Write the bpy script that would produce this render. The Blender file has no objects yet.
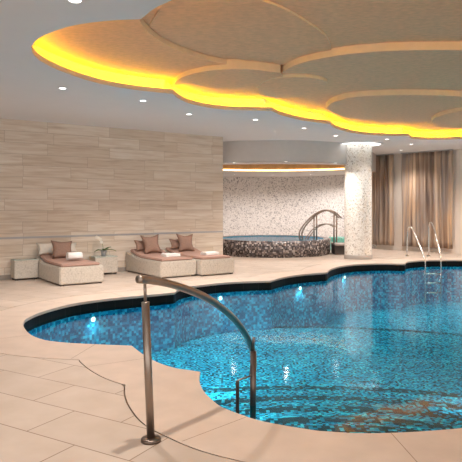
import bpy, bmesh, math, random
from mathutils import Vector, Matrix
from mathutils.geometry import tessellate_polygon
random.seed(7)
S = bpy.context.scene
C = S.collection
F = 570.0; HZ = 206.0; CX = 231.0; CH = 1.45; CEIL = 3.17

# ---------------------------------------------------------------- measuring helpers
def P(px, py, z=0.0):
    d = (CH - z) * F / (py - HZ)
    return Vector(((px - CX) / F * d, d, z))
def D(px, py, d):
    return Vector(((px - CX) / F * d, d, CH - (py - HZ) / F * d))
def spline(pts, n=6, closed=False):
    pts = [Vector(p) for p in pts]
    out = []; N = len(pts)
    rng = range(N if closed else N - 1)
    for i in rng:
        if closed: a, b, c, d = pts[i-1], pts[i], pts[(i+1) % N], pts[(i+2) % N]
        else:
            b, c = pts[i], pts[i+1]
            a = pts[i-1] if i > 0 else b * 2 - c
            d = pts[i+2] if i + 2 < N else c * 2 - b
        for k in range(n):
            t = k / n
            out.append(0.5 * ((2*b) + (c-a)*t + (2*a-5*b+4*c-d)*t*t + (3*b-a-3*c+d)*t**3))
    if not closed: out.append(pts[-1].copy())
    return out

# ---------------------------------------------------------------- materials
def new_mat(name):
    m = bpy.data.materials.new(name); m.use_nodes = True
    nt = m.node_tree; b = nt.nodes['Principled BSDF']
    return m, nt, b
def N(nt, t, **kw):
    n = nt.nodes.new(t)
    for k, v in kw.items(): setattr(n, k, v)
    return n
def L(nt, a, b): nt.links.new(a, b)
def ramp(nt, stops, interp='LINEAR'):
    r = N(nt, 'ShaderNodeValToRGB'); cr = r.color_ramp; cr.interpolation = interp
    while len(cr.elements) < len(stops): cr.elements.new(0.5)
    for e, (p, c) in zip(cr.elements, stops): e.position = p; e.color = (*c, 1)
    return r
def coords(nt, scale=(1, 1, 1), rot=(0, 0, 0), kind='Object'):
    tc = N(nt, 'ShaderNodeTexCoord'); mp = N(nt, 'ShaderNodeMapping')
    mp.inputs['Scale'].default_value = scale; mp.inputs['Rotation'].default_value = rot
    L(nt, tc.outputs[kind], mp.inputs['Vector']); return mp.outputs['Vector']
def mix(nt, a, b, fac, mode='MIX'):
    m = N(nt, 'ShaderNodeMix', data_type='RGBA', blend_type=mode)
    for sock, v in ((m.inputs[0], fac), (m.inputs[6], a), (m.inputs[7], b)):
        if hasattr(v, 'links'): L(nt, v, sock)
        elif isinstance(v, tuple): sock.default_value = (*v, 1)
        else: sock.default_value = v
    return m.outputs[2]
def bump(nt, b, h, strength=0.2, dist=0.01):
    n = N(nt, 'ShaderNodeBump'); n.inputs['Strength'].default_value = strength; n.inputs['Distance'].default_value = dist
    L(nt, h, n.inputs['Height']); L(nt, n.outputs['Normal'], b.inputs['Normal'])
def plain(name, col, rough=0.6, metal=0.0, var=0.08, scale=8.0, bmp=0.0, stretch=(1, 1, 1)):
    m, nt, b = new_mat(name)
    v = coords(nt, stretch)
    n = N(nt, 'ShaderNodeTexNoise'); n.inputs['Scale'].default_value = scale; n.inputs['Detail'].default_value = 5
    L(nt, v, n.inputs['Vector'])
    r = ramp(nt, [(0.3, tuple(c * (1 - var) for c in col)), (0.7, tuple(min(1, c * (1 + var)) for c in col))])
    L(nt, n.outputs['Fac'], r.inputs['Fac']); L(nt, r.outputs['Color'], b.inputs['Base Color'])
    b.inputs['Roughness'].default_value = rough; b.inputs['Metallic'].default_value = metal
    if bmp: bump(nt, b, n.outputs['Fac'], bmp)
    return m
def emit(name, col, st):
    m, nt, b = new_mat(name)
    b.inputs['Base Color'].default_value = (*col, 1)
    b.inputs['Emission Color'].default_value = (*col, 1); b.inputs['Emission Strength'].default_value = st
    return m
def cells(nt, vec, size):
    s = N(nt, 'ShaderNodeVectorMath', operation='SCALE'); s.inputs['Scale'].default_value = 1 / size
    L(nt, vec, s.inputs[0])
    f = N(nt, 'ShaderNodeVectorMath', operation='FLOOR'); L(nt, s.outputs[0], f.inputs[0])
    fr = N(nt, 'ShaderNodeVectorMath', operation='FRACTION'); L(nt, s.outputs[0], fr.inputs[0])
    w = N(nt, 'ShaderNodeTexWhiteNoise', noise_dimensions='3D'); L(nt, f.outputs[0], w.inputs['Vector'])
    return w.outputs['Value'], fr.outputs[0], f.outputs[0]
def mosaic(name, size, stops, rough=0.25, kind='UV', density=None, jitter=0.0, big=0.0):
    m, nt, b = new_mat(name)
    v = coords(nt, kind=kind)
    val, fr, fl = cells(nt, v, size)
    if density or big:
        n = N(nt, 'ShaderNodeTexNoise'); n.inputs['Scale'].default_value = density or 1.0; n.inputs['Detail'].default_value = 2
        L(nt, v, n.inputs['Vector'])
        a = N(nt, 'ShaderNodeMath', operation='MULTIPLY_ADD'); L(nt, n.outputs['Fac'], a.inputs[0])
        a.inputs[1].default_value = big; a.inputs[2].default_value = -big / 2
        s = N(nt, 'ShaderNodeMath', operation='ADD', use_clamp=True); L(nt, val, s.inputs[0]); L(nt, a.outputs[0], s.inputs[1])
        val = s.outputs[0]
    r = ramp(nt, stops, 'CONSTANT'); L(nt, val, r.inputs['Fac'])
    L(nt, r.outputs['Color'], b.inputs['Base Color'])
    b.inputs['Roughness'].default_value = rough
    return m

def travertine():
    m, nt, b = new_mat('travertine_slabs')
    tc = N(nt, 'ShaderNodeTexCoord'); sp = N(nt, 'ShaderNodeSeparateXYZ'); cb = N(nt, 'ShaderNodeCombineXYZ')
    L(nt, tc.outputs['Object'], sp.inputs[0]); L(nt, sp.outputs['X'], cb.inputs['X']); L(nt, sp.outputs['Z'], cb.inputs['Y'])
    bt = N(nt, 'ShaderNodeTexBrick'); bt.offset = 0.37; bt.offset_frequency = 2; bt.squash = 0.72; bt.squash_frequency = 3
    L(nt, cb.outputs[0], bt.inputs['Vector'])
    bt.inputs['Scale'].default_value = 1; bt.inputs['Brick Width'].default_value = 1.35; bt.inputs['Row Height'].default_value = 0.2265
    bt.inputs['Mortar Size'].default_value = 0.0025; bt.inputs['Mortar Smooth'].default_value = 0.3
    bt.inputs['Color1'].default_value = (0.0, 0.0, 0.0, 1); bt.inputs['Color2'].default_value = (1, 1, 1, 1)
    bt.inputs['Mortar'].default_value = (0.5, 0.5, 0.5, 1)
    # streak pattern shifted per slab
    off = N(nt, 'ShaderNodeVectorMath', operation='MULTIPLY_ADD')
    L(nt, bt.outputs['Color'], off.inputs[0]); off.inputs[1].default_value = (7, 3, 5); L(nt, cb.outputs[0], off.inputs[2])
    mp = N(nt, 'ShaderNodeMapping'); mp.inputs['Scale'].default_value = (1.1, 14, 1); L(nt, off.outputs[0], mp.inputs['Vector'])
    n = N(nt, 'ShaderNodeTexNoise'); n.inputs['Scale'].default_value = 1.3; n.inputs['Detail'].default_value = 7; n.inputs['Distortion'].default_value = 0.6
    L(nt, mp.outputs[0], n.inputs['Vector'])
    r = ramp(nt, [(0.25, (0.56, 0.46, 0.37)), (0.45, (0.69, 0.60, 0.51)), (0.6, (0.75, 0.68, 0.60)), (0.78, (0.80, 0.74, 0.67))])
    L(nt, n.outputs['Fac'], r.inputs['Fac'])
    r2 = ramp(nt, [(0.0, (0.88, 0.84, 0.80)), (0.5, (0.96, 0.945, 0.93)), (1, (1, 1, 1))]); L(nt, bt.outputs['Color'], r2.inputs['Fac'])
    c = mix(nt, r.outputs['Color'], r2.outputs['Color'], 1.0, 'MULTIPLY')
    c = mix(nt, c, (0.33, 0.25, 0.19), bt.outputs['Fac'])
    L(nt, c, b.inputs['Base Color']); b.inputs['Roughness'].default_value = 0.55
    return m
def floor_tile():
    m, nt, b = new_mat('limestone_paving')
    v = coords(nt, rot=(0, 0, math.radians(30)))
    bt = N(nt, 'ShaderNodeTexBrick'); bt.offset = 0.5; L(nt, v, bt.inputs['Vector'])
    bt.inputs['Scale'].default_value = 1; bt.inputs['Brick Width'].default_value = 0.85; bt.inputs['Row Height'].default_value = 0.42
    bt.inputs['Mortar Size'].default_value = 0.005; bt.inputs['Mortar Smooth'].default_value = 0.4
    bt.inputs['Color1'].default_value = (0.47, 0.39, 0.335, 1); bt.inputs['Color2'].default_value = (0.55, 0.46, 0.395, 1)
    bt.inputs['Mortar'].default_value = (0.22, 0.15, 0.105, 1)
    n = N(nt, 'ShaderNodeTexNoise'); n.inputs['Scale'].default_value = 3; n.inputs['Detail'].default_value = 8; L(nt, v, n.inputs['Vector'])
    r = ramp(nt, [(0.3, (0.86, 0.83, 0.79)), (0.7, (1, 1, 1))]); L(nt, n.outputs['Fac'], r.inputs['Fac'])
    c = mix(nt, bt.outputs['Color'], r.outputs['Color'], 1.0, 'MULTIPLY')
    L(nt, c, b.inputs['Base Color']); b.inputs['Roughness'].default_value = 0.48
    return m
def curtain_mat():
    m, nt, b = new_mat('streaked_drape')
    v = coords(nt, (7.0, 7.0, 0.22), kind='Object')
    n = N(nt, 'ShaderNodeTexNoise'); n.inputs['Scale'].default_value = 1.0; n.inputs['Detail'].default_value = 6; n.inputs['Distortion'].default_value = 0.4
    L(nt, v, n.inputs['Vector'])
    r = ramp(nt, [(0.30, (0.14, 0.10, 0.085)), (0.43, (0.32, 0.22, 0.16)), (0.5, (0.38, 0.31, 0.27)), (0.58, (0.55, 0.39, 0.27)), (0.72, (0.75, 0.60, 0.48))])
    L(nt, n.outputs['Fac'], r.inputs['Fac'])
    v2 = coords(nt, (1.0, 1.0, 0.5), kind='Object')
    n2 = N(nt, 'ShaderNodeTexNoise'); n2.inputs['Scale'].default_value = 0.9; L(nt, v2, n2.inputs['Vector'])
    r2 = ramp(nt, [(0.4, (0.80, 0.86, 0.95)), (0.6, (1.0, 0.94, 0.86))]); L(nt, n2.outputs['Fac'], r2.inputs['Fac'])
    c = mix(nt, r.outputs['Color'], r2.outputs['Color'], 1.0, 'MULTIPLY')
    L(nt, c, b.inputs['Base Color']); b.inputs['Roughness'].default_value = 0.7
    return m
def water_mat(name, tint, bs=0.05, scale=2.2):
    m = bpy.data.materials.new(name); m.use_nodes = True; nt = m.node_tree; nt.nodes.clear()
    out = N(nt, 'ShaderNodeOutputMaterial'); mx = N(nt, 'ShaderNodeMixShader')
    tr = N(nt, 'ShaderNodeBsdfTransparent'); gl = N(nt, 'ShaderNodeBsdfGlossy'); fr = N(nt, 'ShaderNodeFresnel')
    tr.inputs['Color'].default_value = (*tint, 1); gl.inputs['Roughness'].default_value = 0.07
    gl.inputs['Color'].default_value = (0.95, 0.98, 1, 1); fr.inputs['IOR'].default_value = 1.333
    v = coords(nt, (1, 1, 1))
    n = N(nt, 'ShaderNodeTexNoise'); n.inputs['Scale'].default_value = scale; n.inputs['Detail'].default_value = 3
    L(nt, v, n.inputs['Vector'])
    bp = N(nt, 'ShaderNodeBump'); bp.inputs['Strength'].default_value = bs; bp.inputs['Distance'].default_value = 0.05
    L(nt, n.outputs['Fac'], bp.inputs['Height'])
    L(nt, bp.outputs[0], gl.inputs['Normal']); L(nt, bp.outputs[0], fr.inputs['Normal'])
    k = N(nt, 'ShaderNodeMath', operation='MULTIPLY'); L(nt, fr.outputs[0], k.inputs[0]); k.inputs[1].default_value = 0.55
    L(nt, k.outputs[0], mx.inputs[0]); L(nt, tr.outputs[0], mx.inputs[1]); L(nt, gl.outputs[0], mx.inputs[2])
    L(nt, mx.outputs[0], out.inputs['Surface'])
    return m
def wicker():
    m, nt, b = new_mat('woven_wicker')
    v = coords(nt, (1, 1, 1))
    ch = N(nt, 'ShaderNodeTexVoronoi', distance='CHEBYCHEV'); ch.inputs['Scale'].default_value = 40; L(nt, v, ch.inputs['Vector'])
    r = ramp(nt, [(0.0, (0.62, 0.565, 0.50)), (0.6, (0.50, 0.45, 0.39)), (1, (0.34, 0.30, 0.25))]); L(nt, ch.outputs['Distance'], r.inputs['Fac'])
    L(nt, r.outputs['Color'], b.inputs['Base Color']); b.inputs['Roughness'].default_value = 0.65
    bump(nt, b, ch.outputs['Distance'], 0.3, 0.004); return m

M = dict(
    trav=travertine(), tile=floor_tile(), drape=curtain_mat(), wicker=wicker(),
    coping=plain('pool_coping_stone', (0.53, 0.425, 0.355), 0.45, var=0.07, scale=4),
    joint=plain('dark_joint', (0.26, 0.18, 0.13), 0.8),
    ceil=plain('ceiling_paint', (0.76, 0.75, 0.76), 0.8, var=0.01, scale=3),
    lip=plain('cove_lip_shade', (0.60, 0.52, 0.40), 0.8, var=0.02),  # edge of the white ceiling, its grey-tan shadow put into the colour
    cove=plain('cove_paint', (0.85, 0.80, 0.62), 0.8, var=0.01),
    wood=plain('brown_ceiling_veneer', (0.92, 0.50, 0.275), 0.7, var=0.09, scale=14, stretch=(1, 1.6, 1)),
    edge=plain('lit_veneer_edge', (0.92, 0.66, 0.44), 0.6, var=0.05, scale=6),  # same veneer made lighter, as if the upright faces catch floor light
    wall=plain('warm_plaster', (0.74, 0.66, 0.60), 0.8, var=0.02),
    fascia=plain('grey_plaster', (0.56, 0.54, 0.53), 0.8, var=0.02),
    soffit=plain('soffit_paint', (0.66, 0.62, 0.60), 0.8, var=0.02),
    gold=plain('gold_leaf_ceiling', (0.62, 0.40, 0.20), 0.5, var=0.15, scale=5),
    steel=plain('brushed_steel', (0.36, 0.30, 0.26), 0.34, metal=1.0, var=0.05, scale=30, stretch=(1, 1, .1)),
    steelpale=plain('polished_steel', (0.72, 0.70, 0.68), 0.2, metal=1.0, var=0.04, scale=30),
    steeldark=plain('dark_steel', (0.17, 0.13, 0.11), 0.3, metal=0.8, var=0.05, scale=30),
    strip=plain('grey_metal_strip', (0.42, 0.42, 0.44), 0.4, metal=0.2, var=0.03),
    base=plain('grey_baseboard', (0.33, 0.29, 0.26), 0.6, var=0.05),
    black=None,
    cushion=plain('rose_brown_canvas', (0.36, 0.22, 0.175), 0.85, var=0.08, scale=30),
    pillow=plain('mocha_linen', (0.27, 0.165, 0.125), 0.9, var=0.12, scale=40),
    cream=plain('cream_linen', (0.66, 0.61, 0.54), 0.9, var=0.05, scale=30),
    towel=plain('white_terry', (0.80, 0.77, 0.75), 0.95, var=0.05, scale=60, bmp=0.3),
    glasstop=plain('green_glass_top', (0.42, 0.48, 0.44), 0.15, var=0.03),
    foot=plain('dark_foot', (0.06, 0.05, 0.045), 0.6),
    pot=plain('grey_ceramic', (0.33, 0.34, 0.36), 0.35, var=0.05),
    leaf=plain('orchid_leaf', (0.12, 0.20, 0.06), 0.5, var=0.2),
    petal=plain('orchid_petal', (0.80, 0.78, 0.72), 0.6, var=0.05),
    turq=mosaic('turquoise_mosaic', 0.04, [(0, (0.15, 0.60, 0.50)), (0.5, (0.25, 0.70, 0.62)), (0.8, (0.45, 0.80, 0.72))], kind='Object'),
    stepstone=plain('brown_step_stone', (0.30, 0.24, 0.21), 0.5, var=0.1),
    colmos=mosaic('white_column_mosaic', 0.025, [(0, (0.78, 0.75, 0.71)), (0.35, (0.88, 0.86, 0.82)), (0.72, (0.70, 0.66, 0.61)), (0.90, (0.42, 0.38, 0.33)), (0.97, (0.6, 0.52, 0.42))], density=1.3, big=0.35),
    wallmos=mosaic('white_wall_mosaic', 0.036, [(0, (0.70, 0.66, 0.64)), (0.35, (0.77, 0.74, 0.72)), (0.68, (0.60, 0.57, 0.56)), (0.88, (0.42, 0.40, 0.40)), (0.97, (0.32, 0.31, 0.31))], density=0.55, big=0.4),
    tubmos=mosaic('pebble_mosaic', 0.042, [(0, (0.045, 0.04, 0.04)), (0.3, (0.12, 0.10, 0.10)), (0.55, (0.27, 0.225, 0.21)), (0.75, (0.10, 0.09, 0.10)), (0.9, (0.42, 0.39, 0.38))]),
    poolmos=mosaic('blue_pool_mosaic', 0.027, [(0, (0.003, 0.03, 0.06)), (0.22, (0.004, 0.20, 0.34)), (0.45, (0.006, 0.36, 0.56)), (0.68, (0.01, 0.50, 0.74)), (0.9, (0.10, 0.78, 0.90))], kind='Object', density=1.2, big=0.35),
    wallblue=mosaic('blue_wall_mosaic', 0.04, [(0, (0.004, 0.18, 0.34)), (0.4, (0.008, 0.36, 0.58)), (0.8, (0.04, 0.62, 0.82))], kind='UV'),
    nosing=mosaic('dark_nosing_mosaic', 0.034, [(0, (0.003, 0.014, 0.022)), (0.5, (0.006, 0.05, 0.08)), (0.72, (0.006, 0.25, 0.38)), (0.9, (0.03, 0.5, 0.65))], kind='Object'),
    spot=emit('lamp_lens', (1, 0.95, 0.9), 3), plamp=emit('pool_lamp_lens', (0.85, 1, 0.85), 2.5),
    ledy=emit('yellow_led', (1.0, 0.66, 0.004), 11.5), ledo=emit('amber_led', (1.0, 0.66, 0.26), 3), ringl=emit('ring_lamp', (1, .97, .93), 1.3),
    water=water_mat('pool_water', (0.50, 0.93, 1.0), 0.10, 2.0),
    spawater=water_mat('spa_water', (0.7, 0.95, 1), 0.05, 3),
    spablue=plain('spa_blue_lining', (0.10, 0.42, 0.62), 0.4, var=0.1),
)
def blackband():
    m, nt, b = new_mat('black_band_tile')
    v = coords(nt, kind='UV')
    bt = N(nt, 'ShaderNodeTexBrick'); bt.offset = 0; L(nt, v, bt.inputs['Vector'])
    bt.inputs['Scale'].default_value = 1; bt.inputs['Brick Width'].default_value = 0.30; bt.inputs['Row Height'].default_value = 0.3
    bt.inputs['Mortar Size'].default_value = 0.004
    bt.inputs['Color1'].default_value = (0.004, 0.004, 0.004, 1); bt.inputs['Color2'].default_value = (0.006, 0.006, 0.006, 1); bt.inputs['Mortar'].default_value = (0.02, 0.018, 0.016, 1)
    L(nt, bt.outputs['Color'], b.inputs['Base Color']); b.inputs['Roughness'].default_value = 0.5; b.inputs['Specular IOR Level'].default_value = 0.15
    return m
M['black'] = blackband()

# ---------------------------------------------------------------- mesh helpers
def obj(name, bm, mat, parent=None, smooth=False):
    me = bpy.data.meshes.new(name); bm.to_mesh(me); bm.free()
    me.materials.append(M[mat] if isinstance(mat, str) else mat)
    if smooth:
        for p in me.polygons: p.use_smooth = True
    o = bpy.data.objects.new(name, me); C.objects.link(o)
    if parent: o.parent = parent
    return o
def tag(o, label, cat, group=None, kind=None):
    o['label'] = label; o['category'] = cat
    if group: o['group'] = group
    if kind: o['kind'] = kind
    return o
def struct(o): o['kind'] = 'structure'; return o
def thing(name, label, cat, loc=(0, 0, 0), rz=0, group=None):
    o = bpy.data.objects.new(name, None); C.objects.link(o); o.empty_display_size = 0.1
    o.location = loc; o.rotation_euler = (0, 0, rz)
    return tag(o, label, cat, group)
def dup(root):
    r = root.copy(); C.objects.link(r)
    for ch in list(root.children):
        c = ch.copy(); C.objects.link(c); c.parent = r
        for g in list(ch.children):
            d = g.copy(); C.objects.link(d); d.parent = c
    return r
def flat(bm, loops, z, flip=False):
    vs = [[Vector((p[0], p[1], 0)) for p in lp] for lp in loops]
    allv = [bm.verts.new((p.x, p.y, z)) for lp in vs for p in lp]
    for t in tessellate_polygon(vs):
        try: f = bm.faces.new([allv[i] for i in t])
        except ValueError: continue
    return allv
def prism(loops, z0, z1, sides=True, top=True, bottom=True):
    bm = bmesh.new(); 
    lv = []
    def layer(z):
        return flat(bm, loops, z)
    b = layer(z0) if bottom else [bm.verts.new((p[0], p[1], z0)) for lp in loops for p in lp]
    t = layer(z1) if top else [bm.verts.new((p[0], p[1], z1)) for lp in loops for p in lp]
    if sides:
        k = 0
        for lp in loops:
            n = len(lp)
            for i in range(n):
                j = (i + 1) % n
                bm.faces.new((b[k+i], b[k+j], t[k+j], t[k+i]))
            k += n
    bmesh.ops.recalc_face_normals(bm, faces=bm.faces)
    return bm
def ribbon(path, z0, z1, closed=False, out0=0.0, out1=0.0):
    """vertical strip with metric UVs"""
    bm = bmesh.new(); uv = bm.loops.layers.uv.new('UVMap')
    n = len(path); a = [bm.verts.new((p[0], p[1], z0)) for p in path]; b = [bm.verts.new((p[0], p[1], z1)) for p in path]
    s = [0]
    for i in range(n): s.append(s[-1] + (Vector(path[(i+1) % n][:2]) - Vector(path[i][:2])).length)
    for i in range(n if closed else n - 1):
        j = (i + 1) % n
        f = bm.faces.new((a[i], a[j], b[j], b[i]))
        for lp, q in zip(f.loops, ((s[i], z0), (s[i+1], z0), (s[i+1], z1), (s[i], z1))): lp[uv].uv = q
    return bm
def box(bm, x0, x1, y0, y1, z0, z1, bev=0.0):
    r = bmesh.ops.create_cube(bm, size=1, matrix=Matrix.Translation(((x0+x1)/2, (y0+y1)/2, (z0+z1)/2)) @ Matrix.Diagonal((x1-x0, y1-y0, z1-z0, 1)))
    if bev:
        es = list({e for v in r['verts'] for e in v.link_edges})
        bmesh.ops.bevel(bm, geom=es, offset=bev, segments=2, affect='EDGES', profile=0.6)
    return bm
def tube(bm, pts, r, seg=12, caps=True):
    pts = [Vector(p) for p in pts]; rings = []; nrm = None
    for i, p in enumerate(pts):
        t = (pts[min(i+1, len(pts)-1)] - pts[max(i-1, 0)]).normalized()
        if nrm is None:
            nrm = t.orthogonal().normalized()
        nrm = (nrm - t * nrm.dot(t)).normalized(); bn = t.cross(nrm)
        rr = r[i] if isinstance(r, (list, tuple)) else r
        rings.append([bm.verts.new(p + (nrm * math.cos(a) + bn * math.sin(a)) * rr) for a in (2*math.pi*k/seg for k in range(seg))])
    for a, b in zip(rings, rings[1:]):
        for k in range(seg): bm.faces.new((a[k], a[(k+1) % seg], b[(k+1) % seg], b[k]))
    if caps: bm.faces.new(rings[0][::-1]); bm.faces.new(rings[-1])
    return bm
def lathe(bm, prof, c=(0, 0, 0), seg=32, uvs=False):
    c = Vector(c); rings = []
    uv = bm.loops.layers.uv.verify() if uvs else None
    for r, z in prof:
        rings.append([bm.verts.new(c + Vector((r*math.cos(2*math.pi*k/seg), r*math.sin(2*math.pi*k/seg), z))) for k in range(seg)])
    for i, (a, b) in enumerate(zip(rings, rings[1:])):
        for k in range(seg):
            f = bm.faces.new((a[k], a[(k+1) % seg], b[(k+1) % seg], b[k]))
            if uvs:
                R = max(prof[i][0], prof[i+1][0]); u0 = 2*math.pi*k/seg*R; u1 = 2*math.pi*(k+1)/seg*R
                z0 = prof[i][1]; z1 = prof[i+1][1]
                for lp, q in zip(f.loops, ((u0, z0), (u1, z0), (u1, z1), (u0, z1))): lp[uv].uv = q
    return bm
def disc(bm, r, z, c=(0, 0), seg=32):
    bm.faces.new([bm.verts.new((c[0]+r*math.cos(2*math.pi*k/seg), c[1]+r*math.sin(2*math.pi*k/seg), z)) for k in range(seg)])
    return bm
def circle(c, rx, ry=None, seg=64, rot=0):
    ry = ry or rx
    return [Vector((c[0]+rx*math.cos(2*math.pi*k/seg), c[1]+ry*math.sin(2*math.pi*k/seg), 0)) for k in range(seg)]
def area2(lp): return sum(a[0]*b[1]-b[0]*a[1] for a, b in zip(lp, lp[1:]+lp[:1]))
def segdist(p, a, b):
    ab = b - a; t = max(0, min(1, (p-a).dot(ab)/max(ab.length_squared, 1e-9))); return (p - a - ab*t).length
def offset(loop, dist):
    """outward offset of a closed scalloped outline, with the crossings at the cusps removed"""
    lp = [Vector((p[0], p[1])) for p in loop]
    if area2(lp) < 0: lp = lp[::-1]
    n = len(lp); out = []
    for i in range(n):
        a, b = lp[i], lp[(i+1) % n]
        t = (b - a)
        if t.length < 1e-5: continue
        t.normalize(); nr = Vector((t.y, -t.x))
        for q in (a + nr*dist, (a+b)/2 + nr*dist): out.append(q)
        # round outer corners
    keep = [q for q in out if min(segdist(q, lp[i], lp[(i+1) % n]) for i in range(n)) > dist*0.985]
    return [Vector((q.x, q.y, 0)) for q in keep]

# ---------------------------------------------------------------- camera
cam = bpy.data.cameras.new('camera'); co = bpy.data.objects.new('camera', cam); C.objects.link(co)
co.location = (0, 0, CH); co.rotation_euler = (math.pi/2, 0, 0)
cam.sensor_width = 36; cam.lens = 36*F/462; cam.shift_y = -(231-HZ)/462; cam.clip_start = 0.05
S.camera = co

# ---------------------------------------------------------------- room shell
WA = P(0, 279.9); WB = P(223, 264.2)
wd = (WB - WA).normalized(); wang = math.atan2(wd.y, wd.x); wn = Vector((wd.y, -wd.x, 0))   # wn points into the room
W0 = WB - wd*16.5                                                    # far left end of the stone wall
KA = Vector((4.95, 19.35, 0)); KB = Vector(P(462, 254.1)); kd = (KB-KA).normalized(); K1 = KA + kd*9.5
LEFT_END = W0
room = [W0, WB, WB + Vector((-.1, .35, 0)), Vector((-3.4, 20.2, 0))]
alc = spline([(-3.4, 20.2, 0), (-1.6, 21.9, 0), (1.2, 22.7, 0), (3.6, 21.7, 0), KA], 8)
room_outer = [W0, WB, Vector((WB.x-.15, WB.y+.5, 0))] + alc + [K1, Vector((K1.x, -3, 0)), Vector((W0.x, -3, 0))]

def wall_slab(name, a, b, h, mat, th=0.25, z0=0):
    d = (b - a); L_ = d.length; o = obj(name, box(bmesh.new(), 0, L_, 0, th, z0, h), mat)
    o.location = a; o.rotation_euler = (0, 0, math.atan2(d.y, d.x)); return struct(o)
wall_slab('wall_left', W0, WB, CEIL, 'trav')
wall_slab('baseboard_left', W0 + wn*0.012, WB + wn*0.012, 0.09, 'base', 0.012)
o = wall_slab('trim_1', W0 + wn*0.006, WB + wn*0.006, 0.0, 'strip', 0.008); 
o.data.clear_geometry(); bm = box(bmesh.new(), 0, (WB-W0).length, 0, .008, 0.795, 0.835); bm.to_mesh(o.data); bm.free()
wall_slab('wall_right', KA, K1, CEIL, 'wall')
wall_slab('baseboard_right', KA + Vector((kd.y, -kd.x, 0))*0.015, K1 + Vector((kd.y, -kd.x, 0))*0.015, 0.10, 'wall', 0.015)
wall_slab('wall_side_left', Vector((W0.x, -3, 0)), W0, CEIL, 'wall')
wall_slab('wall_side_right', K1, Vector((K1.x, -3, 0)), CEIL, 'wall')
struct(obj('wall_spa', ribbon(alc, 0, 2.62), 'wallmos', smooth=True))
wall_slab('wall_spa_left', Vector((WB.x-.15, WB.y+.25, 0)), Vector((-3.4, 20.2, 0)), CEIL, 'wall')

# pool outline (lobes between cusps)
lobes = [
    [(23, 324.5), (24.5, 320.5), (28, 318), (38, 313.3), (55, 308), (76, 303.2), (104, 299.2), (130, 296.6), (160, 293.8), (175, 292.3)],
    [(175, 292.3), (178.5, 289.8), (187.6, 287), (200, 285.2), (220, 283), (240, 281.6), (258, 281), (271, 280.6)],
    [(271, 280.6), (278, 278.6), (288, 276.3), (302.5, 274.3), (315, 273.3), (327, 272.4)],
    [(327, 272.4), (331, 269), (341.5, 266), (357, 264.2), (381.5, 263.4), (405, 263.8)],
    [(405, 263.8), (408, 261.6), (424, 260.2), (445, 259.8), (465, 259.9), (490, 261), (515, 264)],
]
pool = []
for lb in lobes: pool += spline([P(*q) for q in lb], 5)[:-1]
pool += spline([P(515, 264), (7.3, 12.4, 0), (8.3, 10.6, 0), (8.2, 8.6, 0), (6.9, 7.2, 0)], 6)[:-1]
pool += spline([(6.9, 7.2, 0), (6.6, 5.6, 0), (5.6, 4.6, 0), (4.2, 4.3, 0), (3.0, 4.8, 0)], 6)[:-1]
pool += spline([(3.0, 4.8, 0), (2.75, 4.3, 0), (2.3, 3.92, 0), P(462, 428), P(443, 429.7), P(413, 431.8), P(367.5, 433.3), P(330, 431.6), P(311, 429.7), P(281, 424.8),
                P(256.7, 419.7), P(238.5, 413.6), P(223, 407.6), P(214, 401.5), P(203.6, 391), P(199.2, 380.5), P(200.3, 371.8)], 4)[:-1]
pool += spline([P(200.3, 371.8), P(190.6, 370.3), P(175.5, 368), P(160, 363.3), P(145, 355.6), P(131.5, 345.6)], 4)[:-1]
pool += spline([P(131.5, 345.6), P(104, 344.5), P(69, 342.8), P(45, 340), P(31, 334.8), P(25, 329), P(23, 324.5)], 4)[:-1]
cop_out = offset(pool, 0.60)
cop_gap = offset(pool, 0.612)
def bigger(lp, k): return [Vector((p.x, p.y, 0)) for p in lp]
struct(obj('floor', prism([[Vector(p) for p in room_outer], cop_gap], -0.05, 0.0), 'tile'))
cpg = tag(obj('pool_coping', prism([cop_out, pool], -0.035, 0.0), 'coping'), 'pale stone coping that follows the scalloped edge of the pool', 'coping')
# radial joints in the coping
acc = 0.35; n = len(pool); ccw = area2([Vector(p) for p in pool]) > 0
for i in range(n):
    a = pool[i]; b = pool[(i+1) % n]; t = (b - a); l = t.length
    if l < 1e-5: continue
    acc += l
    if acc > 0.92:
        acc = 0; t.normalize(); nr = Vector((t.y, -t.x, 0)) * (1 if ccw else -1)
        q = a + nr*0.005; e = a + nr*0.58
        if min(segdist(Vector(e[:2]), Vector(pool[k][:2]), Vector(pool[(k+1) % n][:2])) for k in range(n)) < 0.55: continue
        bm = bmesh.new(); w = t*0.0028; vs = [bm.verts.new(v + Vector((0, 0, .0006))) for v in (q-w, e-w, e+w, q+w)]
        f = bm.faces.new(vs); f.normal_update()
        if f.normal.z < 0: f.normal_flip()
        obj('joint', bm, 'joint', cpg)
struct(obj('floor_screed', prism([offset(pool, 0.8), offset(pool, 0.5)], -0.09, -0.0505), 'joint'))

# pool tank
WZ = -0.15
inner = offset(pool, 0.012)
struct(obj('wall_pool_band', ribbon(inner, -0.19, -0.036, True), 'black'))
struct(obj('wall_pool', ribbon(inner, -1.45, -0.19, True), 'wallblue'))
struct(obj('floor_pool', prism([offset(pool, 0.02)], -1.45, -1.15), 'poolmos'))
def clip_in(lp, keep=None): return lp
plat = [q for q in circle((1.35, 5.2), 6.45, 6.15, 120)]
pf = prism([plat], -1.40, -0.95)
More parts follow.
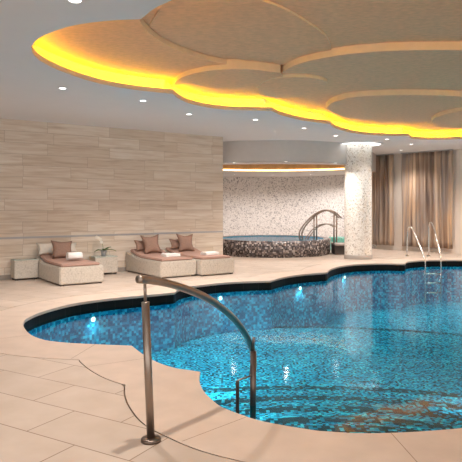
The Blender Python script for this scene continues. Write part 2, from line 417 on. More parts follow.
# keep the raised floor inside the tank: cut it with the pool outline
from mathutils.geometry import delaunay_2d_cdt
def inside(p, lp):
    c = False; n = len(lp); j = n-1
    for i in range(n):
        if (lp[i][1] > p[1]) != (lp[j][1] > p[1]) and p[0] < (lp[j][0]-lp[i][0])*(p[1]-lp[i][1])/(lp[j][1]-lp[i][1])+lp[i][0]: c = not c
        j = i
    return c
def intersect(la, lb, holes=()):
    """mesh of the region inside la and lb and outside every hole"""
    pts = []; edges = []
    for lp in (la, lb, *holes):
        k = len(pts); m_ = len(lp); pts += [Vector((q[0], q[1])) for q in lp]; edges += [(k+i, k+(i+1) % m_) for i in range(m_)]
    V, E, Fc, *_ = delaunay_2d_cdt(pts, edges, [], 0, 1e-5)
    keep = []
    for f in Fc:
        c = sum((V[i] for i in f), Vector((0, 0)))/len(f)
        if inside(c, la) and inside(c, lb) and not any(inside(c, h) for h in holes): keep.append(f)
    return V, keep
def slab(la, lb, z0, z1, holes=()):
    V, keep = intersect(la, lb, holes)
    bm = bmesh.new(); vs = [bm.verts.new((v.x, v.y, z1)) for v in V]
    fs = [bm.faces.new([vs[i] for i in f]) for f in keep]
    for v in [v for v in bm.verts if not v.link_faces]: bm.verts.remove(v)
    if z0 is not None:
        r = bmesh.ops.extrude_face_region(bm, geom=fs)
        for v in r['geom']:
            if isinstance(v, bmesh.types.BMVert): v.co.z = z0
    bmesh.ops.recalc_face_normals(bm, faces=bm.faces)
    if z0 is None:
        for f in bm.faces:
            if f.normal.z < 0: f.normal_flip()
    return bm
pool_in = offset(pool, 0.006)
pf.free()
struct(obj('floor_pool_shallow', slab(plat, pool_in, -1.1495, -0.95), 'poolmos'))
ring_in = [q for q in circle((1.35, 5.2), 6.30, 6.00, 120)]
sc = P(372, 433) + Vector((0.02, 0.0, 0))
steps = thing('pool_steps', 'curved blue mosaic entry steps with dark edges descending into the pool beside the handrail', 'steps', (0, 0, 0))
prev = -0.95
nl = [(0.91, -0.30), (1.43, -0.42), (2.03, -0.54), (2.69, -0.66), (3.49, -0.80)]
for k, (r, z) in reversed(list(enumerate(nl))):
    base_z = nl[k+1][1] if k+1 < len(nl) else -0.95
    obj('step', slab(circle(sc, r*1.25, r, 72), pool_in, base_z + 0.0005, z), 'poolmos', steps)
    obj('nosing', slab(circle(sc, r*1.25, r, 72), pool_in, z + 0.0005, z + 0.004, [circle(sc, r*1.25-0.14, r-0.14, 72)]), 'nosing', steps)
obj('nosing', slab(plat, pool_in, -0.9495, -0.945, [ring_in]), 'nosing', steps)
tag(obj('pool_water', slab(pool_in, pool_in, None, WZ), 'water'), 'clear turquoise water filling the large scalloped pool', 'water')

# ---------------------------------------------------------------- main ceiling
def Z(px, py, z=CEIL): return P(px, py, z)
hl = [
    [(31, 47), (33.5, 54), (40, 60.5), (52, 67), (65, 72.5), (82, 78.5), (100, 83.5), (120, 87.5), (140, 90.3), (158, 92.2), (173, 93.8)],
    [(173, 93.8), (178, 98), (190, 103.5), (210, 107.8), (231, 109.8), (250, 110.3), (272, 110.8)],
    [(272, 110.8), (279, 114.3), (290, 117.5), (301, 120), (315, 122.2), (330, 123.8)],
    [(330, 123.8), (334, 127.5), (341, 130), (352, 132.8), (365, 134.6), (385, 135.8), (409, 136.2)],
    [(409, 136.2), (412, 138.6), (425, 139.6), (445, 139.6), (470, 138.2), (500, 134)],
]
hole = []
for lb in hl: hole += spline([Z(*q) for q in lb], 5)[:-1]
hole += spline([Z(500, 134), (8.6, 12.4, 0), (9.4, 10.6, 0), (9.0, 8.6, 0), (7.8, 7.3, 0)], 6)[:-1]
hole += spline([(7.8, 7.3, 0), (7.4, 5.4, 0), (6.0, 4.2, 0), (4.2, 3.7, 0), (2.9, 3.9, 0)], 6)[:-1]
hole += spline([(2.9, 3.9, 0), (1.8, 3.4, 0), (0.8, 3.6, 0), (0.05, 4.1, 0), Z(172, 0), Z(155, 8), Z(141, 19)], 6)[:-1]
hole += spline([Z(141, 19), Z(110, 20.5), Z(75, 25), Z(52, 32), Z(38, 39), Z(31, 47)], 5)[:-1]
cs = 0.15
setb = offset(hole, cs)
BIG = [Vector((x, y, 0)) for x, y in ((W0.x-.3, -3.2), (K1.x+.3, -3.2), (K1.x+.3, 23.5), (W0.x-.3, 23.5))]
clg = struct(obj('ceiling', prism([BIG, hole], CEIL, CEIL+0.065, sides=False), 'ceil'))
struct(obj('trim_2', ribbon(hole, CEIL-0.002, CEIL+0.067, True), 'lip'))
ZTOP_ = 3.485
struct(obj('trim_3', ribbon(setb, CEIL+0.065, ZTOP_+0.02, True), 'cove'))
# yellow LED strip lying in the cove
led_o = offset(hole, 0.125); led_i = offset(hole, 0.095)
led = tag(obj('cove_light_strip', prism([led_o, led_i], CEIL+0.066, CEIL+0.076), 'ledy'), 'continuous yellow light strip hidden in the cove around the scalloped ceiling recess', 'light')
ZL1 = 3.415; ZTOP = 3.485
struct(obj('ceiling_recess', prism([offset(hole, 0.16)], ZTOP, ZTOP+0.04), 'wood'))
def panel(name, label, loop, z0, z1, mat='wood', holes=()):
    t = thing(name, label, 'ceiling panel', (0, 0, 0))
    lps = [loop] + list(holes)
    obj('underside', prism(lps, z0, z1, sides=False, top=False), mat, t)
    for lp in lps: obj('edge_band', ribbon(lp, z0, z1, True), 'edge', t, smooth=False)
    return t
# outer ring panel (level 1), open over the deep recess
arc1 = [(139, 20), (146, 29.5), (154, 37), (164, 43.5), (176, 49.5), (199, 58), (215, 62), (232, 65), (255, 68), (280, 71)]
Aloop = spline([Z(*q, ZL1) for q in arc1], 4)
Aloop += [Vector(v) for v in ((1.8, 8.4, 0), (3.5, 8.6, 0), (5.5, 8.8, 0), (7.0, 8.3, 0), (6.9, 6.0, 0), (5.8, 4.7, 0), (4.2, 4.1, 0), (2.9, 4.3, 0), (1.9, 3.9, 0), (0.9, 4.0, 0), (0.2, 4.5, 0))]
Aloop += [Z(170, 5, ZL1), Z(152, 12, ZL1)]
panel('ceiling_panel', 'outermost brown veneer ceiling panel glowing yellow along the cove', offset(hole, cs-0.004), ZL1, ZTOP, holes=[Aloop])
def zs(pts, z, n=5): return spline([Z(*q, z) for q in pts], n)
# E : slightly lower sheet at the near left of the deep recess
E = zs([(332, 52), (327, 38), (311, 25), (286, 10), (262, 1), (230, -8)], 3.462) + [Vector((0.2, 4.7, 0)), Vector((-.55, 5.3, 0))] 
E += [Z(150, 25, 3.462), Z(160, 36, 3.462), Z(185, 47, 3.462), Z(215, 55, 3.462), Z(250, 61, 3.462), Z(290, 66, 3.462)]
panel('ceiling_panel', 'smooth brown ceiling panel deep in the recess, above the sharp curved step', E, 3.462, ZTOP)
# B : large lowered disc on the right
zb = 3.38
B = zs([(278, 76), (284, 71), (293, 66), (306, 61.5), (331, 56.5), (360, 53), (400, 50.5), (462, 50)], zb)
B += spline([Z(462, 50, zb), (4.4, 7.3, 0), (5.9, 8.3, 0), (6.5, 10.0, 0), (5.9, 11.8, 0)], 5)[1:]
B += [Z(430, 117, zb), Z(380, 116, zb), Z(345, 111, zb), Z(327, 105, zb), Z(315, 101.5, zb), Z(300, 96, zb), Z(285, 88, zb)]
panel('ceiling_panel', 'widest lowered brown ceiling disc with a pale front edge, at upper right', B, zb, ZTOP)
# F : lens shaped lowered disc
zf = 3.345
Fl = zs([(172, 87), (176, 81.5), (184, 76.5), (199, 72.3), (216, 70), (236, 69), (258, 70), (280, 73)], zf)
Fl += zs([(284, 79), (275, 84), (258, 86.8), (234, 88), (210, 87.5), (190, 83.5), (181, 84.5)], zf)
panel('ceiling_panel', 'narrow lens-shaped brown ceiling disc whose tip meets the yellow cove cusp', Fl, zf, ZTOP)
zg = 3.335
G = zs([(257, 89), (260, 94), (270, 97.6), (284, 98), (298, 96.5), (315, 93), (325, 87.5), (327, 82.5), (316, 78.5), (295, 77), (275, 78.5), (263, 82.5)], zg)
panel('ceiling_panel', 'small oval brown ceiling disc between the lens-shaped one and the widest one', G, zg, ZTOP)
zd = 3.285
Dl = zs([(326, 108), (331, 103.5), (340, 100), (352, 97.5), (380, 95.6), (420, 95), (462, 96.5)], zd)
Dl += spline([Z(462, 96.5, zd), (5.9, 9.9, 0), (6.9, 11.2, 0), (6.6, 12.4, 0)], 4)[1:]
Dl += [Z(440, 122, zd), Z(400, 121.5, zd), Z(365, 120, zd), Z(345, 117.5, zd), Z(333, 113, zd)]
panel('ceiling_panel', 'middle brown ceiling disc with a long pale curved edge, below the widest disc', Dl, zd, ZTOP)
zh = 3.215
Hl = zs([(431, 121.5), (436, 117.5), (446, 113.8), (462, 111), (485, 110)], zh)
Hl += spline([Z(485, 110, zh), (6.8, 10.9, 0), (7.4, 12.0, 0), (6.6, 12.9, 0)], 4)[1:] + [Z(462, 129, zh), Z(440, 126.5, zh)]
panel('ceiling_panel', 'lowest brown ceiling disc, cut off by the right side of the picture', Hl, zh, ZTOP)

# ---------------------------------------------------------------- spa alcove
fas = spline([(-2.6, 16.8, 0), Vector((WB.x-.05, 15.25, 0)), Vector(D(255, 140, 14.98)), Vector(D(286, 140, 14.9)), Vector(D(318, 141, 15.1)), Vector(D(345, 142, 15.6)), Vector(D(366, 147, 16.7)), Vector(D(371.2, 147, 17.8)), KA], 6)
fas = [Vector((p.x, p.y, 0)) for p in fas]
SO = 2.60
struct(obj('wall_spa_fascia', ribbon(fas, SO, CEIL), 'fascia', smooth=True))
opening = circle((1.25, 17.25), 2.75, 1.62, 80)
sofl = fas[:-1] + alc[::-1]
struct(obj('ceiling_spa', prism([sofl, opening], SO, SO+0.02), 'soffit'))
struct(obj('ceiling_spa_dome', prism([opening], 2.9, 2.94, sides=False), 'gold'))
struct(obj('wall_spa_cove', ribbon(opening, SO, 2.9, True), 'gold'))
tag(obj('spa_light_strip', ribbon(circle((1.25, 17.25), 2.735, 1.605, 80), SO+0.004, SO+0.055, True), 'ledo'), 'glowing amber light strip around the spa ceiling opening', 'light')

# column
cpos = P(358.5, 258.6); cpos = Vector((cpos.x, cpos.y+.05, 0)); 
col = thing('column', 'round white mosaic column standing between the spa and the curtains', 'column', cpos)
CR = 13.4/F*cpos.y
obj('shaft', lathe(bmesh.new(), [(CR, 0.11), (CR, CEIL)], seg=64, uvs=True), 'colmos', col, True)
obj('plinth', lathe(bmesh.new(), [(CR+.012, 0.0), (CR+.012, 0.11), (CR, 0.112)], seg=64), 'base', col, True)
obj('light_collar', lathe(bmesh.new(), [(CR+.30, CEIL-0.003), (CR+.30, CEIL-0.03), (CR+.26, CEIL-0.03), (CR+.24, CEIL-0.03)], seg=64), 'ceil', col)
obj('ring_lamp', lathe(bmesh.new(), [(CR+.24, CEIL-0.024), (CR+.02, CEIL-0.024)], seg=64), 'ringl', col)

# spa tub
tc = Vector((1.28, 17.7, 0)); TR = 1.78; TH = 0.455
tub = thing('spa_tub', 'raised round spa tub clad in dark speckled mosaic', 'spa tub', tc)
obj('tub_wall', lathe(bmesh.new(), [(TR-.03, 0.0), (TR-.03, .03), (TR, .04), (TR, TH), (TR-.02, TH+.01), (TR-.2, TH)], seg=96, uvs=True), 'tubmos', tub, True)
obj('lining', lathe(bmesh.new(), [(TR-.2, TH), (TR-.22, 0.03), (0.01, 0.02)], seg=64), 'spablue', tub)
tag(obj('spa_water', disc(bmesh.new(), TR-.2, TH-0.02, tc, 64), 'spawater'), 'still blue water filling the round spa tub to its rim', 'water')
bm = box(bmesh.new(), 0, .55, -.45, .35, 0.27, 0.32, .01)
st = thing('spa_step', 'brown stone step beside the spa tub under the handrails', 'step', D(333, 252, 17.3).xy.to_3d())
obj('tread', bm, 'stepstone', st); obj('riser', box(bmesh.new(), 0.0, .30, -.35, .3, 0, 0.27), 'foot', st)
tq = P(332, 250.5); tq = Vector((tq.x, 18.7, 0))
pb = tag(obj('turquoise_strip', box(bmesh.new(), 0, .85, 0, .5, 0, .42, .01), 'turq'), 'low turquoise mosaic strip behind the column and spa step', 'basin'); pb.location = tq  # plain low box of turquoise mosaic behind the spa step
# spa handrails
def path(pts, d, dd=0.0, n=6):
    return spline([D(x, y, d + dd*i) for i, (x, y) in enumerate(pts)], n)
def spa_rail(dx, d, lab):
    t = thing('spa_handrail', lab, 'handrail', (0, 0, 0))
    r = 0.024
    obj('top_rail', tube(bmesh.new(), path([(300+dx, 239.5), (299.4+dx, 232.5), (304+dx, 224.5), (313+dx, 215.5), (321+dx, 211), (327+dx, 210.3), (333+dx, 212.8), (339+dx, 218)], d), r, 10), 'steel', t, True)
    obj('lower_rail', tube(bmesh.new(), path([(305+dx, 239), (312.5+dx, 229.5), (320+dx, 225), (327+dx, 224), (334+dx, 227)], d), r*.7, 8), 'steel', t, True)
    a = D(314+dx, 215, d); obj('post', tube(bmesh.new(), [a, Vector((a.x, a.y, TH-.1))], r*.9, 8), 'steel', t, True)
    a = D(334+dx, 213.5, d); obj('post', tube(bmesh.new(), [a, Vector((a.x, a.y, 0.32))], r*.9, 8), 'steel', t, True)
spa_rail(0, 17.3, 'nearer of the two curved steel handrails rising from the spa tub')
spa_rail(2.6, 17.75, 'farther of the two curved steel handrails rising from the spa tub')

# ---------------------------------------------------------------- curtains
kn = Vector((kd.y, -kd.x, 0))
def on_wall(px):      # point of the right wall seen at image column px
    m = (px - CX)/F
    t = (m*KA.y - KA.x)/(kd.x - m*kd.y); return KA + kd*t
def curtain(pa, pb, label, seed):
    rnd = random.Random(seed); a = on_wall(pa) + kn*0.14; b = on_wall(pb) + kn*0.14; w = (b-a).length
    t = thing('curtain', label, 'curtain', a, math.atan2(kd.y, kd.x))
    bm = bmesh.new(); nx = int(w/0.02); nz = 14; ph = [rnd.uniform(0, 6.28) for _ in range(4)]
    rows = []
    for j in range(nz+1):
        z = 0.15 + (CEIL-0.03-0.15)*j/nz; amp = 0.035 + 0.025*(1-j/nz)
        row = []
        for i in range(nx+1):
            x = w*i/nx
            y = amp*(math.sin(x*34+ph[0]+.8*math.sin(x*3+ph[1])) + .5*math.sin(x*57+ph[2]+.3*z) + .4*math.sin(x*11+ph[3]))
            row.append(bm.verts.new((x + .01*math.sin(z*2+x*5), y*0.75, z)))
        rows.append(row)
    for r0, r1 in zip(rows, rows[1:]):
        for i in range(nx): bm.faces.new((r0[i], r0[i+1], r1[i+1], r1[i]))
    o = obj('drape', bm, 'drape', t, True); md = o.modifiers.new('thickness', 'SOLIDIFY'); md.thickness = 0.006
    obj('curtain_track', box(bmesh.new(), 0, w, -.03, .03, CEIL-.03, CEIL), 'strip', t)
curtain(362, 395.5, 'dark brown streaked curtain half hidden by the mosaic column', 3)
curtain(403.5, 455, 'wide brown and grey streaked curtain behind the pool ladder', 8)

# ---------------------------------------------------------------- pool ladder
lad = thing('pool_ladder', 'polished steel pool ladder with two tall hoops in front of the curtains', 'ladder', (0, 0, 0))
def hoop(pts, wx):
    ds = [16.45, 16.45, 16.42, 16.3, 16.1, 15.75, 15.2, 15.12]
    ws = [D(x, y, d) for (x, y), d in zip(pts, ds)]
    ws[0].z = 0.0; ws += [Vector((ws[-1].x, ws[-1].y, WZ-.6)), Vector((ws[-1].x, ws[-1].y, WZ-.95))]
    o = obj('handrail', tube(bmesh.new(), spline(ws, 6), 0.021, 10), 'steelpale', lad, True)
    f = lathe(bmesh.new(), [(0.0, .03), (.045, .03), (.05, 0), (0, 0)], (ws[0].x, ws[0].y, 0), 16); obj('floor_flange', f, 'steelpale', o)
    return ws
a = hoop([(407, 256.2), (407.3, 240), (407.7, 230.5), (409.6, 226.9), (412.3, 228.8), (417, 239), (424.2, 257), (425.2, 266)], 0)
b = hoop([(428.6, 255.9), (428.8, 240), (429, 225.8), (431, 222.4), (433.3, 226), (436, 236), (440.2, 255), (440.9, 266)], 0)
for z in (-.35, -.6, -.85):
    p = a[-1]; q = b[-1]; bm = tube(bmesh.new(), [Vector((p.x, p.y, z)), Vector((q.x, q.y, z))], 0.03, 8); obj('rung', bm, 'steelpale', lad, True)

# ---------------------------------------------------------------- near handrail
hr = thing('pool_handrail', 'brushed steel curved handrail on a round post at the near pool edge', 'handrail', P(151, 441))
inv = -hr.location
def H(o): o.location = inv; return o
rp = [(138.3, 279.3, 3.40), (147, 279.9, 3.462), (160, 281.8, 3.52), (172, 284.5, 3.6), (185, 288.7, 3.7), (198, 293.7, 3.8), (211, 300.5, 3.92), (223, 309, 4.05), (234, 319, 4.2), (243, 330.5, 4.35), (250, 344, 4.55), (253.5, 356, 4.72), (253.7, 366, 4.85), (251.5, 375, 4.95)]
H(obj('rail', tube(bmesh.new(), spline([D(*q) for q in rp], 6), 0.0245, 20), 'steel', hr, True))
pb_ = P(151, 441); pt = D(145.4, 302, pb_.y); pt2 = D(144.8, 281, pb_.y)
H(obj('post', tube(bmesh.new(), [pb_, pt], 0.0245, 20), 'steel', hr, True))
H(obj('stem', tube(bmesh.new(), [pt, pt2], 0.0095, 12), 'steel', hr, True))
H(obj('flange', lathe(bmesh.new(), [(0, .022), (.055, .022), (.062, .016), (.063, 0), (0, 0)], pb_, 32), 'steeldark', hr, True))
d2 = 4.58; q1 = D(253.3, 351, d2); q0 = Vector((q1.x - .004, d2, -.42)); q2 = D(253.7, 338, d2-.12)
H(obj('post', tube(bmesh.new(), [q0, q1], 0.0245, 16), 'steeldark', hr, True))
H(obj('stem', tube(bmesh.new(), [q1, q2], 0.010, 12), 'steel', hr, True))
a0 = D(237.5, 380.5, d2-.15)
bm = box(bmesh.new(), a0.x-.014, a0.x+.014, a0.y-.008, a0.y+.008, -.42, a0.z, .003); H(obj('reflection_bar', bm, 'steeldark', hr))  # bar and tie modelled in place of reflections beside the far post
b0 = q1.copy(); b0.z = a0.z
H(obj('reflection_tie', tube(bmesh.new(), [a0, b0], 0.007, 8), 'steel', hr, True))

# ---------------------------------------------------------------- loungers
LW = 0.84
def wall_dist(p): return (p - WA).dot(wn)
def pillow_bm(w, h, t, n=10, ear=0.05):
    bm = bmesh.new(); g = {}
    for s in (1, -1):
        for i in range(n+1):
            for j in range(n+1):
                u = 2*i/n-1; v = 2*j/n-1
                if s == -1 and (i in (0, n) or j in (0, n)): g[s, i, j] = g[1, i, j]; continue
                pinch = 1 + ear*(abs(u*v)**2)*3 - .10*(1-abs(u*v))*(u*u+v*v)/2
                d = t*0.5*(max(0, (1-u*u)*(1-v*v))**0.45)
                g[s, i, j] = bm.verts.new((u*w/2*pinch, s*d, v*h/2*pinch))
    for s in (1, -1):
        for i in range(n):
            for j in range(n):
                f = [g[s, i, j], g[s, i+1, j], g[s, i+1, j+1], g[s, i, j+1]]
                bm.faces.new(f if s == 1 else f[::-1])
    bmesh.ops.recalc_face_normals(bm, faces=bm.faces)
    return bm
def lounger(fl, label, Lg):
    """local x runs along the foot edge, local y from foot (0) to head (Lg)"""
    t = thing('sun_lounger', label, 'sun lounger', fl, wang, 'sun loungers along the stone wall')
    prof = [(0, .335), (.62*Lg, .335), (.72*Lg, .35), (Lg, .44)]
    low = 0.022
    bm = bmesh.new(); sec = [(0, low)] + prof + [(Lg, low)]
    a = [bm.verts.new((0, y, z)) for y, z in sec]; b = [bm.verts.new((LW, y, z)) for y, z in sec]
    bm.faces.new(a); bm.faces.new(b[::-1])
    for i in range(len(sec)):
        j = (i+1) % len(sec); bm.faces.new((a[i], a[j], b[j], b[i]))
    bmesh.ops.recalc_face_normals(bm, faces=bm.faces)
    bmesh.ops.bevel(bm, geom=list(bm.edges), offset=.018, segments=2, affect='EDGES')
    obj('wicker_base', bm, 'wicker', t)
    for x in (.03, LW-.08):
        for y in (.03, Lg-.08): obj('foot', box(bmesh.new(), x, x+.05, y, y+.05, 0, .03), 'foot', t)
    # mattress
    bm = bmesh.new(); yy = [.05, .60*Lg, .72*Lg, Lg-.10]; zz = [.335, .335, .36, .45]; th = .05
    low_ = [(y, z-.002) for y, z in zip(yy, zz)]; up = [(y, z+th) for y, z in zip(yy, zz)]
    sec = low_ + up[::-1]
    a = [bm.verts.new((.05, y, z)) for y, z in sec]; b = [bm.verts.new((LW-.05, y, z)) for y, z in sec]
    bm.faces.new(a); bm.faces.new(b[::-1])
    for i in range(len(sec)):
        j = (i+1) % len(sec); bm.faces.new((a[i], a[j], b[j], b[i]))
    bmesh.ops.recalc_face_normals(bm, faces=bm.faces)
    bmesh.ops.bevel(bm, geom=list(bm.edges), offset=.02, segments=3, affect='EDGES')
    obj('mattress', bm, 'cushion', t)
    return t
def loc_in(t, x, y, z):
    return t.location + Vector((math.cos(wang)*x - math.sin(wang)*y, math.sin(wang)*x + math.cos(wang)*y, z))
def put(o, t, x, y, z, rx=0, ry=0, rz=0):
    o.location = loc_in(t, x, y, z); o.rotation_euler = (rx, ry, wang + rz); return o
def cushion(t, x, y, z, w, h, th, mat, label, lean=-.5, rz=0, ry=0, ear=.05, grp=None):
    o = tag(obj('pillow', pillow_bm(w, h, th, ear=ear), mat, smooth=True), label, 'pillow', grp)
    return put(o, t, x, y, z, lean, ry, rz)
def towel_roll(t, x, y, z, label, l=.28, r=.09, rz=0):
    bm = bmesh.new(); pts = []
    # spiral cross-section extruded: a rolled towel
    n = 40; turns = 2.6; prof = []
    for i in range(n+1):
        a = turns*2*math.pi*i/n; rr = r*(.25+.75*i/n); prof.append((rr*math.cos(a), rr*math.sin(a)))
    th = r*.22
    inn = [(p[0]*(1-th/max(.001, math.hypot(*p))), p[1]*(1-th/max(.001, math.hypot(*p)))) for p in prof]
    sec = prof + inn[::-1]
    a = [bm.verts.new((-l/2, p[0], p[1])) for p in sec]; b = [bm.verts.new((l/2, p[0], p[1])) for p in sec]
    for i in range(len(sec)):
        j = (i+1) % len(sec); bm.faces.new((a[i], a[j], b[j], b[i]))
    m_ = len(prof)
    for i in range(m_-1):
        k = len(sec)-1-i
        bm.faces.new((a[i], a[i+1], a[k-1], a[k])); bm.faces.new((b[i], b[k], b[k-1], b[i+1]))
    tube(bm, [(-l/2+.01, 0, 0), (l/2-.01, 0, 0)], r*.5, 12)
    bmesh.ops.recalc_face_normals(bm, faces=bm.faces)
    o = tag(obj('rolled_towel', bm, 'towel', smooth=True), label, 'towel'); return put(o, t, x, y, z, rz=rz)
def folded_towel(t, x, y, z, label, w=.34, d=.26):
    bm = bmesh.new()
    for k in range(3): box(bm, -w/2, w/2, -d/2+.01*k, d/2-.008*k, .019*k, .019*k+.018, .008)
    o = tag(obj('folded_towel', bm, 'towel', smooth=False), label, 'towel'); return put(o, t, x, y, z)
f1 = P(59.8, 286.6); f2 = P(160.4, 279.0); f3 = P(201.4, 276.6)
l1 = lounger(f1, 'pale wicker sun lounger standing apart on the left between two side tables', wall_dist(f1)-.04)
l2 = lounger(f2, 'pale wicker sun lounger in the middle, right of the orchid table', wall_dist(f2)-.04)
l3 = lounger(f3, 'pale wicker sun lounger farthest right, at the end of the stone wall', wall_dist(f3)-.04)
for i, (t, f) in enumerate(((l1, f1), (l2, f2), (l3, f3))): print('LOUNGER', i, wall_dist(f), f)
g1 = wall_dist(f1)-.04; g2 = wall_dist(f2)-.04; g3 = wall_dist(f3)-.04
cushion(l1, .20, g1-.16, .59, .36, .24, .11, 'cream', 'cream pillow lying behind the brown one on the left lounger, left of it', -.5)
cushion(l1, .62, g1-.17, .58, .34, .20, .11, 'cream', 'cream pillow at the head of the left lounger, right of the brown one', -.5)
cushion(l1, .42, g1-.42, .575, .38, .34, .14, 'pillow', 'mocha brown square pillow leaning upright on the left lounger', -.42, ry=.06)
towel_roll(l1, .50, .66, .335+.05+.088, 'white rolled towel on the mattress of the left lounger')
cushion(l2, .26, g2-.26, .58, .28, .24, .10, 'pillow', 'small mocha pillow tucked behind the large one on the middle lounger', -.5)
cushion(l2, .42, g2-.42, .60, .36, .36, .14, 'pillow', 'large mocha pillow with peaked corners on the middle lounger', -.35, ry=-.05, ear=.09)
folded_towel(l2, .54, .56, .386, 'white folded towel on the middle lounger')
cushion(l3, .26, g3-.26, .58, .28, .24, .10, 'pillow', 'small mocha pillow tucked behind the large one on the farthest right lounger', -.5)
cushion(l3, .42, g3-.42, .60, .36, .36, .14, 'pillow', 'large mocha pillow with peaked corners on the farthest right lounger', -.35, ry=.05, ear=.09)
folded_towel(l3, .58, .58, .386, 'white folded towel on the farthest right lounger')

# ---------------------------------------------------------------- side tables
def side_table(fr, w, dp, h, label):
    t = thing('side_table', label, 'side table', fr, wang, 'wicker side tables between the loungers')
    obj('wicker_body', box(bmesh.new(), -w, 0, 0, dp, .035, h, .012), 'wicker', t)
    obj('glass_top', box(bmesh.new(), -w-.004, .004, -.004, dp+.004, h, h+.012, .003), 'glasstop', t)
    for x in (-w+.02, -.07):
        for y in (.02, dp-.07): obj('foot', box(bmesh.new(), x, x+.05, y, y+.05, 0, .04), 'foot', t)
    return t
tfr = P(38.6, 279.2); t1 = side_table(tfr, .46, wall_dist(tfr)-.03, .385, 'wicker side table with nothing on it, farthest left')
tfr2 = P(117.8, 273.9); t2 = side_table(tfr2, .50, wall_dist(tfr2)-.03, .37, 'wicker side table carrying the potted orchid')
print('TABLE', wall_dist(tfr), wall_dist(tfr2))
ori = thing('potted_orchid', 'small white orchid in a grey pot on the wicker side table', 'potted plant', loc_in(t2, -.26, .14, .382))
obj('pot', lathe(bmesh.new(), [(0, 0), (.045, 0), (.065, .13), (.058, .13), (.05, .10), (0, .10)], seg=20), 'pot', ori, True)
def leaf_bm(ang, l, w, up, droop):
    bm = bmesh.new(); rows = []; n = 8
    for i in range(n+1):
        s = i/n; r = l*s; z = .11 + up*s - droop*s*s; ww = w*math.sin(math.pi*min(.97, .12+.88*s))**.7
        c = Vector((math.cos(ang)*r, math.sin(ang)*r, z)); sd = Vector((-math.sin(ang), math.cos(ang), 0))
        rows.append([bm.verts.new(c + sd*ww), bm.verts.new(c - Vector((0, 0, .01))), bm.verts.new(c - sd*ww)])
    for a, b in zip(rows, rows[1:]):
        for k in range(2): bm.faces.new((a[k], a[k+1], b[k+1], b[k]))
    return bm
for k, (ang, l, up, dr) in enumerate(((0.2, .26, .16, .16), (2.9, .22, .12, .14), (1.3, .2, .14, .1), (4.0, .2, .14, .12), (-.6, .22, .2, .1), (5.0, .16, .14, .08))):
    o = obj('leaf', leaf_bm(ang, l, .035, up, dr), 'leaf', ori, True); md = o.modifiers.new('t', 'SOLIDIFY'); md.thickness = .004
sp = spline([(0, 0, .1), (-.02, 0, .22), (-.05, .01, .33), (-.10, .01, .40), (-.15, .0, .41)], 5)
obj('flower_stem', tube(bmesh.new(), sp, .005, 6), 'leaf', ori, True)
for (x, y, z) in ((-.15, 0, .40), (-.11, -.01, .385), (-.07, 0, .36), (-.045, .0, .30)):
    bm = bmesh.new()
    for k in range(5):
        a = 2*math.pi*k/5+.3; c = Vector((math.cos(a)*.02, -.008, math.sin(a)*.02))
        bmesh.ops.create_uvsphere(bm, u_segments=8, v_segments=6, radius=.018, matrix=Matrix.Translation(Vector((x, y, z)) + c) @ Matrix.Diagonal((1, .3, 1, 1)))
    obj('blossom', bm, 'petal', ori, True)

# ---------------------------------------------------------------- lamps
def spot(name, loc, energy, size=1.9, blend=0.6, rad=.05, col=(1, .88, .76), parent=None, rot=(0, 0, 0)):
    l = bpy.data.lights.new(name, 'SPOT'); l.energy = energy; l.spot_size = size; l.spot_blend = blend; l.shadow_soft_size = rad; l.color = col
    o = bpy.data.objects.new(name, l); C.objects.link(o); o.location = loc; o.rotation_euler = rot
    if parent: o.parent = parent
    return o
def downlight(px, py, label, z=CEIL, energy=60, r=.05, size=2.2, xy=None, col=(1, .915, .84), grp='ceiling downlights'):
    p = P(px, py, z) if xy is None else Vector((xy[0], xy[1], z))
    t = thing('downlight', label, 'downlight', p, 0, grp)
    obj('trim_ring', lathe(bmesh.new(), [(r*1.35, -.001), (r*1.35, -.006), (r, -.008), (r, -.002)], seg=24), 'ceil', t)
    obj('lens', disc(bmesh.new(), r, -.004, seg=24), 'spot', t)
    s = spot('lamp', (0, 0, -.03), energy, size, .7, .06, col, t)
    return t
E0 = 85
names = [(75, 0, 'downlight nearest the camera at the top left'), (62.5, 88, 'downlight in the white ceiling farthest left above the stone wall'),
         (143, 100.5, 'downlight above the middle of the stone wall'), (189, 114, 'downlight above the right end of the stone wall'),
         (255.5, 119.5, 'downlight nearest left of the spa fascia, under the cove'), (304, 128, 'downlight halfway between spa fascia and column'),
         (335.5, 135.6, 'downlight just left of the column head'), (387, 139, 'downlight just right of the column head'),
         (411.5, 144, 'downlight in front of the wide curtain'), (401, 150, 'downlight closest to the curtain wall')]
for x, y, lab in names: downlight(x, y, lab, energy=45 if x in (335.5, 387) else (150 if x in (62.5, 143, 189) else E0))
for x, y in ((234, 162.6), (286, 161.4), (335.6, 162.8)):
    downlight(x, y, {234: 'spa soffit front downlight on the left', 286: 'spa soffit front downlight in the middle', 335.6: 'spa soffit front downlight on the right'}[x], SO, 55, .045, 2.7, grp='spa soffit downlights')
for x, y, w in ((234.7, 175.5, 'farthest left'), (272.6, 176, 'second from left'), (311, 175.6, 'second from right'), (344.3, 174.2, 'farthest right beside the column')):
    downlight(x, y - 1.3, 'spa rear downlight washing the mosaic wall, ' + w, SO, 78, .045, 2.7, grp='spa soffit downlights', col=(1, .93, .88))
# fill spots added out of view, behind and beside the camera
for k, (x, y) in enumerate(((-0.9, 0.6), (2.2, 1.6), (-3.6, 4.6), (-4.4, 7.6), (-6.0, 6.0))):
    spot('unseen_spot', (x, y, CEIL-.03), 18, 2.3, .8, .08)
for x, y in ((7.4, 13.6), (9.6, 11.6), (10.4, 8.4), (10.6, 5.0), (6.2, 15.2)):
    spot('unseen_spot', (x, y, CEIL-.03), 150, 2.4, .8, .08)
spot('unseen_spot', (-.28, 3.52, CEIL-.03), 125, 2.2, .8, .035)  # overhead downlight out of view that throws the handrail shadow
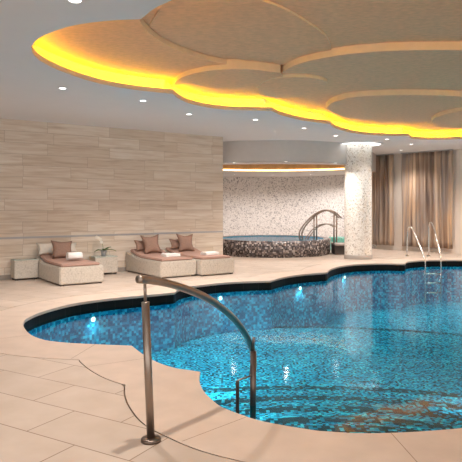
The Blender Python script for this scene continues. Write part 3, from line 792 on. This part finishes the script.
# pool lamps
def pool_lamp(px, py, label, en=3):
    best = None
    for i in range(len(pool)):
        a = pool[i]; 
        if a.y < 7: continue
        e = abs(CX + a.x/a.y*F - px)
        if best is None or e < best[0]: best = (e, i)
    i = best[1]; a = pool[i]; t = (pool[(i+1) % len(pool)] - a).normalized()
    c = Vector((2.2, 8.5, 0)); nr = Vector((t.y, -t.x, 0)); 
    if nr.dot(c - a) < 0: nr = -nr
    z = -.285
    th = thing('pool_lamp', label, 'underwater lamp', Vector((a.x, a.y, z)) + nr*.0, math.atan2(nr.y, nr.x) + math.pi/2, 'underwater lamps in the far pool wall')
    # local -y faces the pool
    bm = bmesh.new(); lathe(bm, [(.046, 0), (.046, .014), (.036, .018)], seg=24); bmesh.ops.rotate(bm, verts=bm.verts, matrix=Matrix.Rotation(math.pi/2, 3, 'X')); obj('bezel', bm, 'steelpale', th)
    bm = bmesh.new(); disc(bm, .036, .016, seg=24); bmesh.ops.rotate(bm, verts=bm.verts, matrix=Matrix.Rotation(math.pi/2, 3, 'X')); obj('lens', bm, 'plamp', th)
    s = spot('lamp', (0, -.12, 0), en, 1.6, .9, .05, (1, .98, .94), th, (math.radians(35), 0, 0))
pool_lamp(90.7, 321, 'underwater lamp in the left lobe of the pool')
pool_lamp(221, 295, 'underwater lamp behind the curved handrail')
pool_lamp(298.7, 287, 'underwater lamp left of the column reflection')
pool_lamp(344, 278, 'underwater lamp below the mosaic column')
# unseen spots added at the near and right pool walls to brighten the water
for x, y, tx, ty, e in ((7.6, 8.8, 2, 11, 320), (7.4, 11.4, 2, 9, 280), (4.4, 4.75, 4.5, 12, 260), (3.3, 4.9, 2.6, 12, 220), (2.9, 5.2, .8, 10, 120), (0.1, 4.6, 1.0, 11, 90), (-0.6, 6.2, 1, 10, 160), (-1.2, 6.4, -1, 9, 110), (5.8, 4.9, 5.5, 12, 200)):
    l = bpy.data.lights.new('pool_fill_spot', 'SPOT'); l.energy = e*.55; l.color = (1, .98, .94); l.shadow_soft_size = .1; l.spot_size = 1.2; l.spot_blend = .9
    o = bpy.data.objects.new('pool_fill_spot', l); C.objects.link(o); o.location = (x, y, -.26)
    o.rotation_euler = (math.radians(60), 0, math.atan2(ty-y, tx-x) - math.pi/2)

# ---------------------------------------------------------------- world and view
w = bpy.data.worlds.new('world'); S.world = w; w.use_nodes = True
bg = w.node_tree.nodes['Background']; bg.inputs['Color'].default_value = (1.0, 0.93, 0.86, 1); bg.inputs['Strength'].default_value = 0.95
S.view_settings.view_transform = 'Standard'; S.view_settings.look = 'None'; S.view_settings.gamma = 1
S.view_settings.exposure = 0.94; S.view_settings.use_curve_mapping = False
